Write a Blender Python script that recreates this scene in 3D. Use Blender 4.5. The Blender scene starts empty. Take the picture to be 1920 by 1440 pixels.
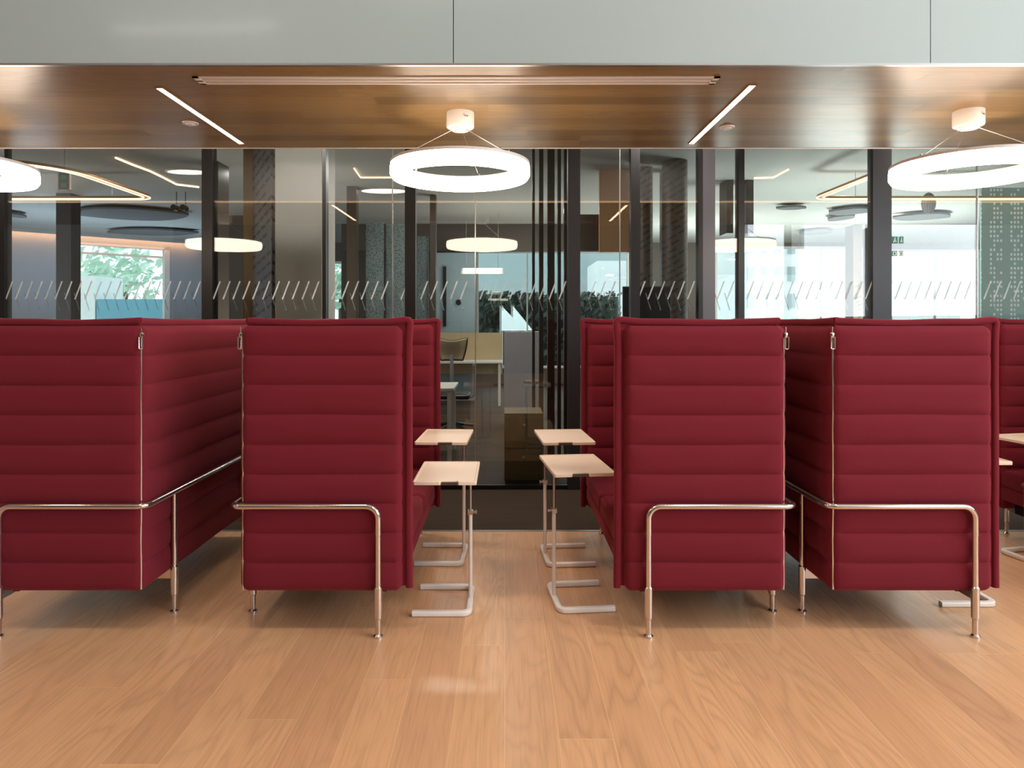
import bpy, math, random
from mathutils import Vector, Matrix, noise
random.seed(7)
SC = bpy.context.scene
COL = SC.collection
F, CX, CY, H = 1280.0, 946.0, 602.0, 1.42      # focal length in px, vanishing point, eye height
def PX(px, Y): return (px-CX)*Y/F
def PZ(py, Y): return H-(py-CY)*Y/F

# ------------------------------------------------------------------ materials
def srgb(r, g, b):
    def c(v):
        v /= 255.0
        return v/12.92 if v <= 0.04045 else ((v+0.055)/1.055)**2.4
    return (c(r), c(g), c(b), 1.0)
class NT:
    def __init__(s, name):
        s.m = bpy.data.materials.new(name); s.m.use_nodes = True
        s.t = s.m.node_tree; s.t.nodes.clear()
        s.out = s.n('ShaderNodeOutputMaterial')
    def n(s, typ, **kw):
        nd = s.t.nodes.new(typ)
        for k, v in kw.items(): setattr(nd, k, v)
        return nd
    def l(s, a, b): s.t.links.new(a, b)
    def val(s, sock, v):
        if hasattr(v, 'node'): s.l(v, sock)
        else: sock.default_value = v
    def math(s, op, a, b=None, c=None):
        nd = s.n('ShaderNodeMath', operation=op)
        s.val(nd.inputs[0], a)
        if b is not None: s.val(nd.inputs[1], b)
        if c is not None: s.val(nd.inputs[2], c)
        return nd.outputs[0]
    def mix(s, fac, a, b, blend='MIX'):
        nd = s.n('ShaderNodeMix', data_type='RGBA', blend_type=blend)
        s.val(nd.inputs[0], fac); s.val(nd.inputs[6], a); s.val(nd.inputs[7], b)
        return nd.outputs[2]
    def xyz(s, a, b, c):
        nd = s.n('ShaderNodeCombineXYZ')
        for i, v in enumerate((a, b, c)): s.val(nd.inputs[i], v)
        return nd.outputs[0]
    def coords(s):
        tc = s.n('ShaderNodeTexCoord'); sp = s.n('ShaderNodeSeparateXYZ')
        s.l(tc.outputs['Object'], sp.inputs[0])
        return tc.outputs['Object'], sp.outputs
    def noise(s, vec, scale, detail=3, rough=.5, dist=0):
        nd = s.n('ShaderNodeTexNoise'); s.val(nd.inputs['Vector'], vec)
        nd.inputs['Scale'].default_value = scale; nd.inputs['Detail'].default_value = detail
        nd.inputs['Roughness'].default_value = rough; nd.inputs['Distortion'].default_value = dist
        return nd.outputs[0]
    def wnoise(s, vec):
        nd = s.n('ShaderNodeTexWhiteNoise', noise_dimensions='3D'); s.val(nd.inputs['Vector'], vec)
        return nd.outputs['Value']
    def ramp(s, fac, stops):
        nd = s.n('ShaderNodeValToRGB'); s.val(nd.inputs[0], fac)
        el = nd.color_ramp.elements
        while len(el) < len(stops): el.new(.5)
        for e, (p, c) in zip(el, stops): e.position = p; e.color = c
        return nd.outputs[0]
    def bump(s, h, strength, dist=.01):
        nd = s.n('ShaderNodeBump'); nd.inputs['Strength'].default_value = strength
        nd.inputs['Distance'].default_value = dist; s.val(nd.inputs['Height'], h)
        return nd.outputs[0]
    def bsdf(s, col, rough=.5, metal=0, normal=None, **kw):
        p = s.n('ShaderNodeBsdfPrincipled')
        s.val(p.inputs['Base Color'], col); s.val(p.inputs['Roughness'], rough)
        p.inputs['Metallic'].default_value = metal
        if normal is not None: s.l(normal, p.inputs['Normal'])
        for k, v in kw.items(): s.val(p.inputs[k.replace('_', ' ')], v)
        s.l(p.outputs[0], s.out.inputs[0])
        return s.m
M = {}
def plain(name, col, rough=.5, metal=0, var=.06, scale=6, **kw):
    t = NT(name); vec, _ = t.coords()
    n = t.noise(vec, scale, 4)
    c2 = tuple(max(0, v*(1-var)) for v in col[:3])+(1,)
    c3 = tuple(v*(1+var) for v in col[:3])+(1,)
    M[name] = t.bsdf(t.mix(n, c2, c3), rough, metal, **kw)
def emit(name, col, strength):
    t = NT(name); e = t.n('ShaderNodeEmission')
    e.inputs[0].default_value = col; e.inputs[1].default_value = strength
    t.l(e.outputs[0], t.out.inputs[0]); M[name] = t.m

def mat_fabric():
    t = NT('red_wool_fabric'); vec, o = t.coords()
    n1 = t.noise(vec, 420, 2); n2 = t.noise(vec, 5, 3)
    base = t.mix(n2, srgb(109, 30, 42), srgb(117, 34, 47))
    col = t.mix(t.math('MULTIPLY', n1, .25), base, srgb(92, 22, 30))
    M['fabric'] = t.bsdf(col, .92, 0, t.bump(n1, .12, .002), Sheen_Weight=.25, Sheen_Roughness=.5,
                         Sheen_Tint=srgb(235, 120, 130), Specular_IOR_Level=.15)
def mat_planks(name, along, width, length, cols, rough, seam, seamcol, grainamt=.5, spec=.5):
    t = NT(name); vec, o = t.coords()
    a, b = (o[1], o[0]) if along == 'Y' else (o[0], o[1])
    bi = t.math('FLOOR', t.math('DIVIDE', b, width))
    sh = t.wnoise(t.xyz(bi, 3.3, 1.7))
    ap = t.math('ADD', t.math('DIVIDE', a, length), t.math('MULTIPLY', sh, 7.31))
    ai = t.math('FLOOR', ap)
    rid = t.wnoise(t.xyz(bi, ai, .5)); rid2 = t.wnoise(t.xyz(bi, ai, 9.5))
    # growth rings: distort distance across the plank slowly along the plank
    off = t.math('MULTIPLY', rid, 37.0)
    v1 = t.xyz(t.math('ADD', t.math('MULTIPLY', b, 1.0), off), t.math('MULTIPLY', a, .16), off)
    big = t.noise(v1, 5.0, 2, .45, .3)
    rings = t.math('FRACT', t.math('MULTIPLY', big, 13.0))
    rings = t.math('ABSOLUTE', t.math('SUBTRACT', rings, .5))
    rings = t.math('POWER', t.math('MULTIPLY', rings, 2.0), 2.2)
    v2 = t.xyz(t.math('ADD', t.math('MULTIPLY', b, 120.0), off), t.math('MULTIPLY', a, 3.0), off)
    fine = t.noise(v2, 1.0, 3, .6)
    base = t.ramp(rid, [(0, cols[0]), (.45, cols[1]), (1, cols[2])])
    dark = tuple(v*.62 for v in cols[0][:3])+(1,)
    gf = t.math('MULTIPLY', rings, t.math('MULTIPLY', t.math('ADD', .25, rid2), .46*grainamt))
    col = t.mix(gf, base, dark)
    ff = t.math('MULTIPLY', t.math('SUBTRACT', fine, .46), 1.7*grainamt)
    ff = t.math('MAXIMUM', ff, 0)
    col = t.mix(ff, col, dark)
    fb = t.math('FRACT', t.math('DIVIDE', b, width))
    eb = t.math('MULTIPLY', t.math('MINIMUM', fb, t.math('SUBTRACT', 1.0, fb)), width)
    fa = t.math('FRACT', ap)
    ea = t.math('MULTIPLY', t.math('MINIMUM', fa, t.math('SUBTRACT', 1.0, fa)), length)
    e = t.math('MINIMUM', ea, eb)
    lf = t.math('LESS_THAN', e, seam)
    col = t.mix(t.math('MULTIPLY', lf, .6), col, seamcol)
    rr = t.math('ADD', rough, t.math('MULTIPLY', fine, .12))
    h = t.math('ADD', t.math('MULTIPLY', lf, -1.0), t.math('MULTIPLY', fine, .25))
    M[name] = t.bsdf(col, rr, 0, t.bump(h, .15, .002), Specular_IOR_Level=spec)
def mat_glass(name='clear_glass', tint=(.80, .83, .82, 1), k=1.25):
    t = NT(name)
    fr = t.n('ShaderNodeFresnel'); fr.inputs[0].default_value = 1.5
    f = t.math('MINIMUM', t.math('MULTIPLY', fr.outputs[0], k), 1.0)
    tr = t.n('ShaderNodeBsdfTransparent'); tr.inputs[0].default_value = tint
    gl = t.n('ShaderNodeBsdfGlossy'); gl.inputs['Roughness'].default_value = .0
    mx = t.n('ShaderNodeMixShader')
    t.l(f, mx.inputs[0]); t.l(tr.outputs[0], mx.inputs[1]); t.l(gl.outputs[0], mx.inputs[2])
    t.l(mx.outputs[0], t.out.inputs[0]); M[name] = t.m
def mat_dash(name, base, dash, su, sv, slant, cut=.5, rough=.5, yk=1.0):
    """panel with rows of slanted slots (u across, v up)"""
    t = NT(name); vec, o = t.coords(); h = t.math('ADD', o[0], t.math('MULTIPLY', o[1], yk))
    u = t.math('ADD', h, t.math('MULTIPLY', o[2], slant))
    v = t.math('DIVIDE', t.math('ADD', o[2], t.math('MULTIPLY', h, -slant)), sv)
    row = t.math('FLOOR', v)
    uu = t.math('ADD', t.math('DIVIDE', u, su), t.math('MULTIPLY', t.wnoise(t.xyz(row, 1.2, 3.0)), 5.0))
    rnd = t.wnoise(t.xyz(t.math('FLOOR', uu), row, 2.0))
    a = t.math('LESS_THAN', t.math('ABSOLUTE', t.math('SUBTRACT', t.math('FRACT', v), .5)), .17)
    b = t.math('LESS_THAN', t.math('ABSOLUTE', t.math('SUBTRACT', t.math('FRACT', uu), .5)), .40)
    c = t.math('GREATER_THAN', rnd, cut)
    f = t.math('MULTIPLY', a, t.math('MULTIPLY', b, c))
    M[name] = t.bsdf(t.mix(f, base, dash), rough)
def mat_dots(name, base, dot, pitch, cut):
    t = NT(name); vec, o = t.coords()
    u = t.math('DIVIDE', t.math('ADD', o[0], o[1]), pitch); v = t.math('DIVIDE', o[2], pitch*1.35)
    du = t.math('SUBTRACT', t.math('FRACT', u), .5); dv = t.math('SUBTRACT', t.math('FRACT', v), .5)
    d = t.math('SQRT', t.math('ADD', t.math('MULTIPLY', du, du), t.math('MULTIPLY', dv, dv)))
    grp = t.math('FRACT', t.math('DIVIDE', t.math('FLOOR', u), 6.0))
    rnd = t.wnoise(t.xyz(t.math('FLOOR', u), t.math('FLOOR', v), .0))
    f = t.math('MULTIPLY', t.math('LESS_THAN', d, .30), t.math('MULTIPLY', t.math('GREATER_THAN', rnd, cut), t.math('LESS_THAN', grp, .6)))
    M[name] = t.bsdf(t.mix(f, base, dot), .4)
def mat_speckle(name, a, b, c, scale):
    t = NT(name); vec, o = t.coords()
    vo = t.n('ShaderNodeTexVoronoi'); vo.inputs['Scale'].default_value = scale; t.l(vec, vo.inputs['Vector'])
    sp = t.math('LESS_THAN', vo.outputs['Distance'], .33)
    cc = t.mix(sp, t.mix(t.noise(vec, 3, 3), a, b), c)
    M[name] = t.bsdf(cc, .4)
def mat_carpet(name, a, b):
    t = NT(name); vec, o = t.coords()
    n = t.noise(vec, 160, 3, .7); n2 = t.noise(t.xyz(t.math('MULTIPLY', o[0], .5), t.math('MULTIPLY', o[1], 8), 0), 3, 3)
    M[name] = t.bsdf(t.mix(t.math('MULTIPLY', t.math('ADD', n, n2), .5), a, b), .95, 0, t.bump(n, .4, .004), Specular_IOR_Level=.1)

mat_fabric()
mat_planks('oak_floor', 'Y', .185, 1.9, [srgb(205, 157, 118), srgb(214, 165, 123), srgb(222, 174, 130)], .30, .0012, srgb(236, 196, 150), .75)
mat_planks('oak_soffit', 'X', .125, 2.4, [srgb(130, 104, 66), srgb(147, 119, 77), srgb(162, 133, 88)], .25, .0008, srgb(100, 76, 50), .6, .36)
mat_planks('office_floor', 'X', .2, 1.5, [srgb(66, 52, 41), srgb(74, 59, 46), srgb(82, 66, 52)], .55, .001, srgb(60, 48, 38), .5, .15)
mat_carpet('carpet', srgb(58, 49, 42), srgb(82, 70, 60))
mat_glass()
def mat_decal(name, a):
    t = NT(name); d = t.n('ShaderNodeBsdfDiffuse'); d.inputs[0].default_value = srgb(226, 228, 226)
    tl = t.n('ShaderNodeBsdfTranslucent'); tl.inputs[0].default_value = srgb(226, 228, 226)
    m1 = t.n('ShaderNodeMixShader'); m1.inputs[0].default_value = .4; t.l(d.outputs[0], m1.inputs[1]); t.l(tl.outputs[0], m1.inputs[2])
    tr = t.n('ShaderNodeBsdfTransparent'); mx = t.n('ShaderNodeMixShader')
    vec, o = t.coords(); nz = t.noise(vec, 7, 2)
    t.l(t.math('MULTIPLY', a*2, t.math('MAXIMUM', .15, t.math('SUBTRACT', nz, .05))), mx.inputs[0])
    t.l(tr.outputs[0], mx.inputs[1]); t.l(m1.outputs[0], mx.inputs[2]); t.l(mx.outputs[0], t.out.inputs[0]); M[name] = t.m
mat_decal('decal', .62); mat_decal('decal_reflection', .34)
plain('white_back_painted_glass', srgb(162, 177, 179), .16, 0, .02, .6, Coat_Weight=.3, Coat_Roughness=.08)
plain('chrome', srgb(215, 208, 204), .14, .95, .03)
plain('steel', srgb(180, 178, 176), .3, .9, .03)
plain('white_paint', srgb(232, 226, 220), .38, 0, .02)
plain('table_white', srgb(230, 210, 190), .42, 0, .015)
plain('plaster', srgb(205, 203, 198), .8, 0, .03)
plain('ceiling_grey', srgb(168, 166, 160), .85, 0, .04)
plain('ceiling_left', srgb(168, 166, 160), .85, 0, .04)
plain('pillar_grey', srgb(206, 194, 186), .6, 0, .03)
plain('mullion_black', srgb(20, 17, 16), .4, .2)
plain('mullion_grey', srgb(46, 44, 46), .4, .3)
plain('mullion_steel', srgb(92, 90, 94), .4, .4)
plain('tan_panel', srgb(205, 150, 95), .45)
plain('hedge_leaf', srgb(48, 62, 54), .7, 0, .4, 3)
plain('facade_pale', srgb(168, 182, 184), .8)
plain('dark_brown', srgb(70, 58, 49), .5)
plain('dark_slat', srgb(62, 54, 47), .3, .4)
plain('tan_wood', srgb(150, 118, 82), .45)
plain('wall_lilac', srgb(172, 176, 184), .7)
plain('taupe', srgb(96, 86, 78), .7)
plain('door_blue', srgb(150, 172, 180), .35)
plain('black_plastic', srgb(18, 18, 19), .35)
plain('screen_black', srgb(14, 15, 17), .12)
plain('beige_panel', srgb(196, 172, 132), .7)
plain('cabinet_grey', srgb(150, 146, 150), .5)
plain('ochre_wood', srgb(120, 100, 52), .5)
plain('baffle', srgb(92, 92, 92), .9)
plain('mesh_brown', srgb(176, 158, 130), .6)
plain('seat_brown', srgb(110, 78, 56), .5)
plain('wicker', srgb(84, 78, 73), .7, 0, .45, 60)
plain('green_sign', srgb(20, 125, 95), .5, 0, .02)
plain('brass', srgb(190, 140, 90), .35, .8)
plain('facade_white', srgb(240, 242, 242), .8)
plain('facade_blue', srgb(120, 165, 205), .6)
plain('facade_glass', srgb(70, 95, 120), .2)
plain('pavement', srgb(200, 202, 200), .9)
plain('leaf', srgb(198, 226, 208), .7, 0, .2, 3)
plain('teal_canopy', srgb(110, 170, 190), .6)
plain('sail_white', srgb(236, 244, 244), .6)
plain('grey_mark', srgb(110, 108, 106), .6)
mat_dash('slotted_panel', srgb(112, 98, 92), srgb(36, 30, 28), .075, .10, -.5, .12)
mat_dash('slotted_column', srgb(84, 66, 54), srgb(26, 20, 16), .13, .075, .6, .15, yk=0.0)
mat_dots('dotted_board', srgb(140, 170, 166), srgb(240, 246, 244), .042, .3)
mat_speckle('speckled_screen', srgb(98, 108, 108), srgb(124, 138, 140), srgb(62, 68, 68), 44)
emit('ring_glow', (1, .80, .62, 1), 19.0)
emit('strip_glow', (1, .62, .42, 1), 22.0)
emit('warm_line', (1, .62, .34, 1), 5.0)
emit('cove_glow', (1, .46, .20, 1), 22.0)
emit('hall_light_glow', (1, .95, .88, 1), 7.0)
emit('lamp_white', (1, .88, .70, 1), 5.0)

# ------------------------------------------------------------------ mesh tools
class MB:
    def __init__(s): s.v = []; s.f = []; s.mi = []; s.cur = 0
    def add(s, vs, fs):
        b = len(s.v); s.v += [Vector(p) for p in vs]
        for f in fs: s.f.append([b+i for i in f]); s.mi.append(s.cur)
    def box(s, x0, x1, y0, y1, z0, z1):
        if x0 > x1: x0, x1 = x1, x0
        s.add([(x, y, z) for z in (z0, z1) for y in (y0, y1) for x in (x0, x1)],
              [(0, 2, 3, 1), (4, 5, 7, 6), (0, 1, 5, 4), (2, 6, 7, 3), (0, 4, 6, 2), (1, 3, 7, 5)])
    def rbox(s, x0, x1, y0, y1, z0, z1, r=.01, n=3, puff=0):
        """box with rounded vertical and horizontal edges; puff lifts the middle of the top"""
        rings = []
        prof = [(r*(1-math.sin(a)), r*(1-math.cos(a))) for a in [math.pi/2*i/n for i in range(n+1)]]
        lv = [(ins, z0+dz) for ins, dz in prof] + [(ins, z1-dz) for ins, dz in reversed(prof)]
        for ins, z in lv:
            ring = []
            rr = max(r-ins, .0005)
            for cx, cy, a0 in ((x1-r, y1-r, 0), (x0+r, y1-r, 90), (x0+r, y0+r, 180), (x1-r, y0+r, 270)):
                for i in range(n+1):
                    a = math.radians(a0+90*i/n); ring.append((cx+rr*math.cos(a), cy+rr*math.sin(a), z))
            rings.append(ring)
        s.loft(rings, True, True)
    def loft(s, rings, capa=False, capb=False, closed=False):
        n = len(rings[0]); vs = [p for r in rings for p in r]; fs = []
        m = len(rings)
        for i in range(m if closed else m-1):
            a, b = i*n, ((i+1) % m)*n
            for j in range(n):
                k = (j+1) % n
                fs.append((a+j, a+k, b+k, b+j))
        if capa: fs.append(tuple(range(n-1, -1, -1)))
        if capb: fs.append(tuple((m-1)*n+j for j in range(n)))
        s.add(vs, fs)
    def cyl(s, c, r, h, n=20, r2=None, axis='Z'):
        r2 = r if r2 is None else r2
        rings = []
        for rr, z in ((r, 0), (r2, h)):
            ring = []
            for i in range(n):
                a = 2*math.pi*i/n; u, w = rr*math.cos(a), rr*math.sin(a)
                p = {'Z': (u, w, z), 'Y': (w, z, u), 'X': (z, u, w)}[axis]
                ring.append((c[0]+p[0], c[1]+p[1], c[2]+p[2]))
            rings.append(ring)
        s.loft(rings, True, True)
    def sweep(s, path, prof, closed=False, up=None, cap=True):
        """prof: list of (a,b) in the frame (side, up); parallel transport unless up given"""
        pts = [Vector(p) for p in path]; n = len(pts); rings = []
        def tan(i):
            if closed: return (pts[(i+1) % n]-pts[i-1]).normalized()
            if i == 0: return (pts[1]-pts[0]).normalized()
            if i == n-1: return (pts[-1]-pts[-2]).normalized()
            return ((pts[i+1]-pts[i]).normalized()+(pts[i]-pts[i-1]).normalized()).normalized()
        t0 = tan(0)
        nrm = Vector(up) if up else (Vector((0, 0, 1)) if abs(t0.z) < .9 else Vector((0, 1, 0)))
        for i in range(n):
            t = tan(i)
            if up: nn = Vector(up)
            else: nn = nrm
            nn = (nn-t*nn.dot(t)).normalized(); nrm = nn
            sd = t.cross(nn)
            rings.append([pts[i]+sd*a+nn*b for a, b in prof])
        s.loft(rings, cap and not closed, cap and not closed, closed)
    def tube(s, path, r, n=12, closed=False):
        s.sweep(path, [(r*math.cos(2*math.pi*i/n), r*math.sin(2*math.pi*i/n)) for i in range(n)], closed)
    def prism(s, poly, z0, z1):
        n = len(poly)
        s.add([(x, y, z0) for x, y in poly]+[(x, y, z1) for x, y in poly],
              [tuple(range(n-1, -1, -1)), tuple(range(n, 2*n))]+[(i, (i+1) % n, n+(i+1) % n, n+i) for i in range(n)])
    def sphere(s, c, rx, ry, rz, n=16, m=10):
        rings = []
        for j in range(m+1):
            a = math.pi*(j/m)-math.pi/2; k = max(math.cos(a), .02)
            rings.append([(c[0]+rx*k*math.cos(2*math.pi*i/n), c[1]+ry*k*math.sin(2*math.pi*i/n), c[2]+rz*math.sin(a)) for i in range(n)])
        s.loft(rings, True, True)
    def build(s, name, mats, parent=None, mirror=False, ang=40, bevel=0):
        me = bpy.data.meshes.new(name)
        vs = [(-p.x, p.y, p.z) if mirror else tuple(p) for p in s.v]
        fs = [list(reversed(f)) for f in s.f] if mirror else s.f
        me.from_pydata(vs, [], fs)
        if not isinstance(mats, (list, tuple)): mats = [mats]
        for m in mats: me.materials.append(M[m])
        for p, i in zip(me.polygons, s.mi): p.material_index = i; p.use_smooth = True
        me.update()
        import bmesh
        bm = bmesh.new(); bm.from_mesh(me); bmesh.ops.recalc_face_normals(bm, faces=bm.faces); bm.to_mesh(me); bm.free()
        me.set_sharp_from_angle(angle=math.radians(ang))
        o = bpy.data.objects.new(name, me); COL.objects.link(o)
        if parent: o.parent = parent
        if bevel:
            b = o.modifiers.new('bevel', 'BEVEL'); b.width = bevel; b.segments = 2; b.limit_method = 'ANGLE'
        return o
def rrect(w, h, r, n=3):
    out = []
    for cx, cy, a0 in ((w/2-r, h/2-r, 0), (-w/2+r, h/2-r, 90), (-w/2+r, -h/2+r, 180), (w/2-r, -h/2+r, 270)):
        for i in range(n+1):
            a = math.radians(a0+90*i/n); out.append((cx+r*math.cos(a), cy+r*math.sin(a)))
    return out
def fillet(pts, r, n=7):
    pts = [Vector(p) for p in pts]; rs = r if isinstance(r, (list, tuple)) else [r]*len(pts)
    out = [pts[0]]
    for i in range(1, len(pts)-1):
        a = (pts[i-1]-pts[i]).normalized(); b = (pts[i+1]-pts[i]).normalized()
        th = a.angle(b); d = rs[i]/math.tan(th/2)
        p0 = pts[i]+a*d; p1 = pts[i]+b*d
        c = pts[i]+(a+b).normalized()*(rs[i]/math.sin(th/2))
        if rs[i] < 1e-5: out.append(pts[i]); continue
        v0, v1 = (p0-c).normalized(), (p1-c).normalized(); an = v0.angle(v1)
        for k in range(n+1):
            f = k/n; w = (v0*math.sin((1-f)*an)+v1*math.sin(f*an))/math.sin(an)
            out.append(c+w*rs[i])
    out.append(pts[-1]); return out
def tag(o, label=None, cat=None, group=None, kind=None):
    if label: o['label'] = label
    if cat: o['category'] = cat
    if group: o['group'] = group
    if kind: o['kind'] = kind
    return o
def empty(name, loc, rz=0):
    e = bpy.data.objects.new(name, None); COL.objects.link(e)
    e.location = loc; e.rotation_euler[2] = rz; e.empty_display_size = .1
    return e
def struct(o): o['kind'] = 'structure'; return o
def copy_tree(o, parent=None):
    c = o.copy(); COL.objects.link(c)
    if parent: c.parent = parent
    for ch in list(o.children): copy_tree(ch, c)
    return c

# ------------------------------------------------------------------ setting: hall, soffit, corridor
YN, YF = 3.165, 4.69            # soffit near / far edge
ZS = H+1.19                     # soffit underside
YG = 5.75                       # glass wall
ZC = 3.2                        # office ceiling
YC = 4.62                       # timber / carpet edge
b = MB(); b.box(-9, 6.4, -7, YC, -.1, 0); struct(b.build('floor', 'oak_floor'))
b = MB(); b.box(-12, 13, YC, YG+.02, -.1, -.002); struct(b.build('floor_corridor', 'carpet'))
b = MB(); b.box(-14, 13, YG+.02, 15.7, -.1, -.002); struct(b.build('floor_office', 'office_floor'))
b = MB(); b.box(-9, 9, YC-.012, YC+.012, -.01, .003); struct(b.build('trim_1', 'steel'))
# soffit
b = MB(); b.box(-9, 6.2, YN+.012, YF, ZS, ZS+.55); struct(b.build('ceiling_soffit', 'oak_soffit'))
b = MB(); b.box(-9, 6.2, YF, YF+.012, ZS-.004, ZS+.55); struct(b.build('trim_2', 'white_paint'))
b = MB(); b.box(-9, 6.2, YN-.006, YN+.012, ZS-.006, ZS+.004); struct(b.build('trim_3', 'steel'))
b = MB(); b.box(-9, 6.2, YF+.012, YF+.02, ZS-.002, ZS+.012); struct(b.build('trim_6', 'warm_line'))
# glossy bulkhead panels above the soffit, joints every 2.21 m
b = MB(); jx = [-9]+[-.237+2.212*k for k in range(-3, 3)]+[6.2]
for x0, x1 in zip(jx[:-1], jx[1:]): b.box(x0+.002, x1-.002, YN, YN+.01, ZS+.004, 4.4)
struct(b.build('wall_bulkhead', 'white_back_painted_glass'))
b = MB(); b.box(-9, 6.2, YN+.0102, YN+.0115, ZS+.004, 4.4); struct(b.build('trim_4', 'mullion_grey'))
# hall ceiling and walls behind the photographer
b = MB(); b.box(-9.2, 6.4, -7.2, YN+.0, 4.4, 4.6); struct(b.build('ceiling', 'plaster'))
b = MB(); b.box(-9.2, -9, -7.2, YC, 0, 4.4); struct(b.build('wall_left', 'plaster'))
b = MB()   # right wall with three tall window openings
ys = [(-7.2, -6.6), (-3.6, -3.2), (-.2, .2), (2.6, YC)]
for y0, y1 in ys: b.box(6.2, 6.4, y0, y1, 0, 4.4)
b.box(6.2, 6.4, -7.2, YC, 0, 1.5); b.box(6.2, 6.4, -7.2, YC, 4.1, 4.4)
struct(b.build('wall_right', 'plaster'))
b = MB(); b.box(-9, 6.4, -7.2, -7, 0, 4.4)
struct(b.build('wall_rear', 'dark_brown'))

# office shell
b = MB(); b.box(-14, 13, YF+.012, 15.8, ZC, ZC+.15); struct(b.build('ceiling_office', 'ceiling_grey'))
WB = 15.5
PL0, PL1 = Vector((PX(10, 13.1), 13.1, 0)), Vector((PX(378, 15.5), 15.5, 0))
wd = (PL1-PL0).normalized(); wn = Vector((wd.y, -wd.x, 0))
if wn.y > 0: wn = -wn
def wall_pt(px):           # point on the oblique wall seen at px
    # solve PL0 + t*wd : (X-0)/Y = (px-CX)/F
    k = (px-CX)/F; t = (k*PL0.y-PL0.x)/(wd.x-k*wd.y); return PL0+wd*t, t
def wall_piece(b, t0, t1, z0, z1, d0=0, d1=.18):
    p = [PL0+wd*t0-wn*d0, PL0+wd*t1-wn*d0, PL0+wd*t1-wn*d1, PL0+wd*t0-wn*d1]
    b.add([(q.x, q.y, z) for z in (z0, z1) for q in p],
          [(0, 1, 2, 3), (4, 5, 6, 7), (0, 1, 5, 4), (1, 2, 6, 5), (2, 3, 7, 6), (3, 0, 4, 7)])
tA0, tA1 = wall_pt(-120)[1], wall_pt(17)[1]
tB0, tB1 = wall_pt(137)[1], wall_pt(318)[1]
tE = (PL1-PL0).length+.2
ztop = 3.03
b = MB()
wall_piece(b, tA0-3, tA0, 0, ZC); wall_piece(b, tA1, tB0, 0, ZC); wall_piece(b, tB1, tE, 0, ZC)
for t0, t1 in ((tA0, tA1), (tB0, tB1)): wall_piece(b, t0, t1, 0, .7); wall_piece(b, t0, t1, ztop, ZC)
struct(b.build('wall_oblique', 'wall_lilac'))
def obl_window(name, t0, t1):
    b = MB(); w = .07
    for a0, a1 in ((t0, t0+w), (t1-w*1.6, t1)): wall_piece(b, a0, a1, .7, ztop, -.02, .12)
    wall_piece(b, t0, t1, ztop-.05, ztop, -.02, .12); wall_piece(b, t0, t1, .7, .76, -.02, .12)
    wall_piece(b, t0, t1, 2.80, 2.84, .03, .08)
    fr = struct(b.build(name, 'white_paint'))
    g = MB(); wall_piece(g, t0+w, t1-w, .76, ztop-.05, .05, .056); g.build('glass_pane', 'clear_glass', fr)
obl_window('window_21', tA0, tA1); obl_window('window_22', tB0, tB1)
b = MB(); wall_piece(b, tA0-3, tE-.3, ZC-.035, ZC-.012, -.14, -.11)
struct(b.build('trim_cove', 'cove_glow'))
b = MB(); wall_piece(b, tA0-3, tE-.3, ZC-.06, ZC, -.17, -.15)
struct(b.build('trim_5', 'ceiling_left'))
# back wall with window openings
ops = [(611, 648, 490), (893, 1180, 470), (1340, 1640, 462), (1668, 1840, 468)]
b = MB(); x = PX(330, WB)
for a0, a1, yt in ops:
    b.box(x, PX(a0, WB), WB, WB+.2, 0, ZC); zt = PZ(yt, WB)
    b.box(PX(a0, WB), PX(a1, WB), WB, WB+.2, zt, ZC)
    b.box(PX(a0, WB), PX(a1, WB), WB, WB+.2, 0, .35)
    x = PX(a1, WB)
b.box(x, 13, WB, WB+.2, 0, ZC)
struct(b.build('wall_back', 'taupe'))
for k, (a0, a1, yt) in enumerate(ops):
    b = MB(); x0, x1, zt = PX(a0, WB), PX(a1, WB), PZ(yt, WB); w = .05
    b.box(x0, x0+w, WB-.02, WB+.1, .35, zt); b.box(x1-w, x1, WB-.02, WB+.1, .35, zt)
    b.box(x0, x1, WB-.02, WB+.1, zt-w, zt); b.box(x0, x1, WB-.02, WB+.1, .35, .35+w)
    nm = max(1, round((x1-x0)/1.1))
    for j in range(1, nm): b.box(x0+(x1-x0)*j/nm-.015, x0+(x1-x0)*j/nm+.015, WB+.01, WB+.06, .35, zt)
    fr = struct(b.build('window_%d' % (23+k), 'white_paint'))
    g = MB(); g.box(x0+w, x1-w, WB+.03, WB+.036, .4, zt-w); g.build('glass_pane', 'clear_glass', fr)
b = MB(); b.box(12.8, 13, YG, WB, 0, ZC); struct(b.build('wall_office_right', 'plaster'))

# glass partition: mullions + panes with slanted dash manifestation
mull = [(-7, 8, 'mullion_black'), (378, 398, 'mullion_black'), (604, 611, 'mullion_black'), (759, 779, 'mullion_black'),
        (1065, 1088, 'mullion_grey'), (1183, 1200, 'mullion_black'), (1310, 1318, 'mullion_black'), (1318, 1341, 'mullion_steel'),
        (1385, 1396, 'mullion_black'), (1637, 1672, 'mullion_grey'), (2005, 2030, 'mullion_black'), (-420, -400, 'mullion_black'), (2330, 2350, 'mullion_black')]
for k, (a0, a1, m) in enumerate(mull):
    b = MB(); b.box(PX(a0, YG), PX(a1, YG), YG, YG+.09, 0, ZC)
    struct(b.build('trim_%d' % (10+k), m))
b = MB(); b.box(-12, 12.8, YG+.005, YG+.05, 0, .035); b.box(-12, 12.8, YG+.005, YG+.06, ZC-.05, ZC)
struct(b.build('trim_30', 'mullion_black'))
edges = sorted([-760, -410, 0, 388, 607, 735, 769, 891, 1076, 1163, 1191, 1314, 1330, 1391, 1655, 1836, 2017, 2340, 2700])
wn_ = 1; decal_x0 = PX(-700, YG); pitch = .0835; di = 0
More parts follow.
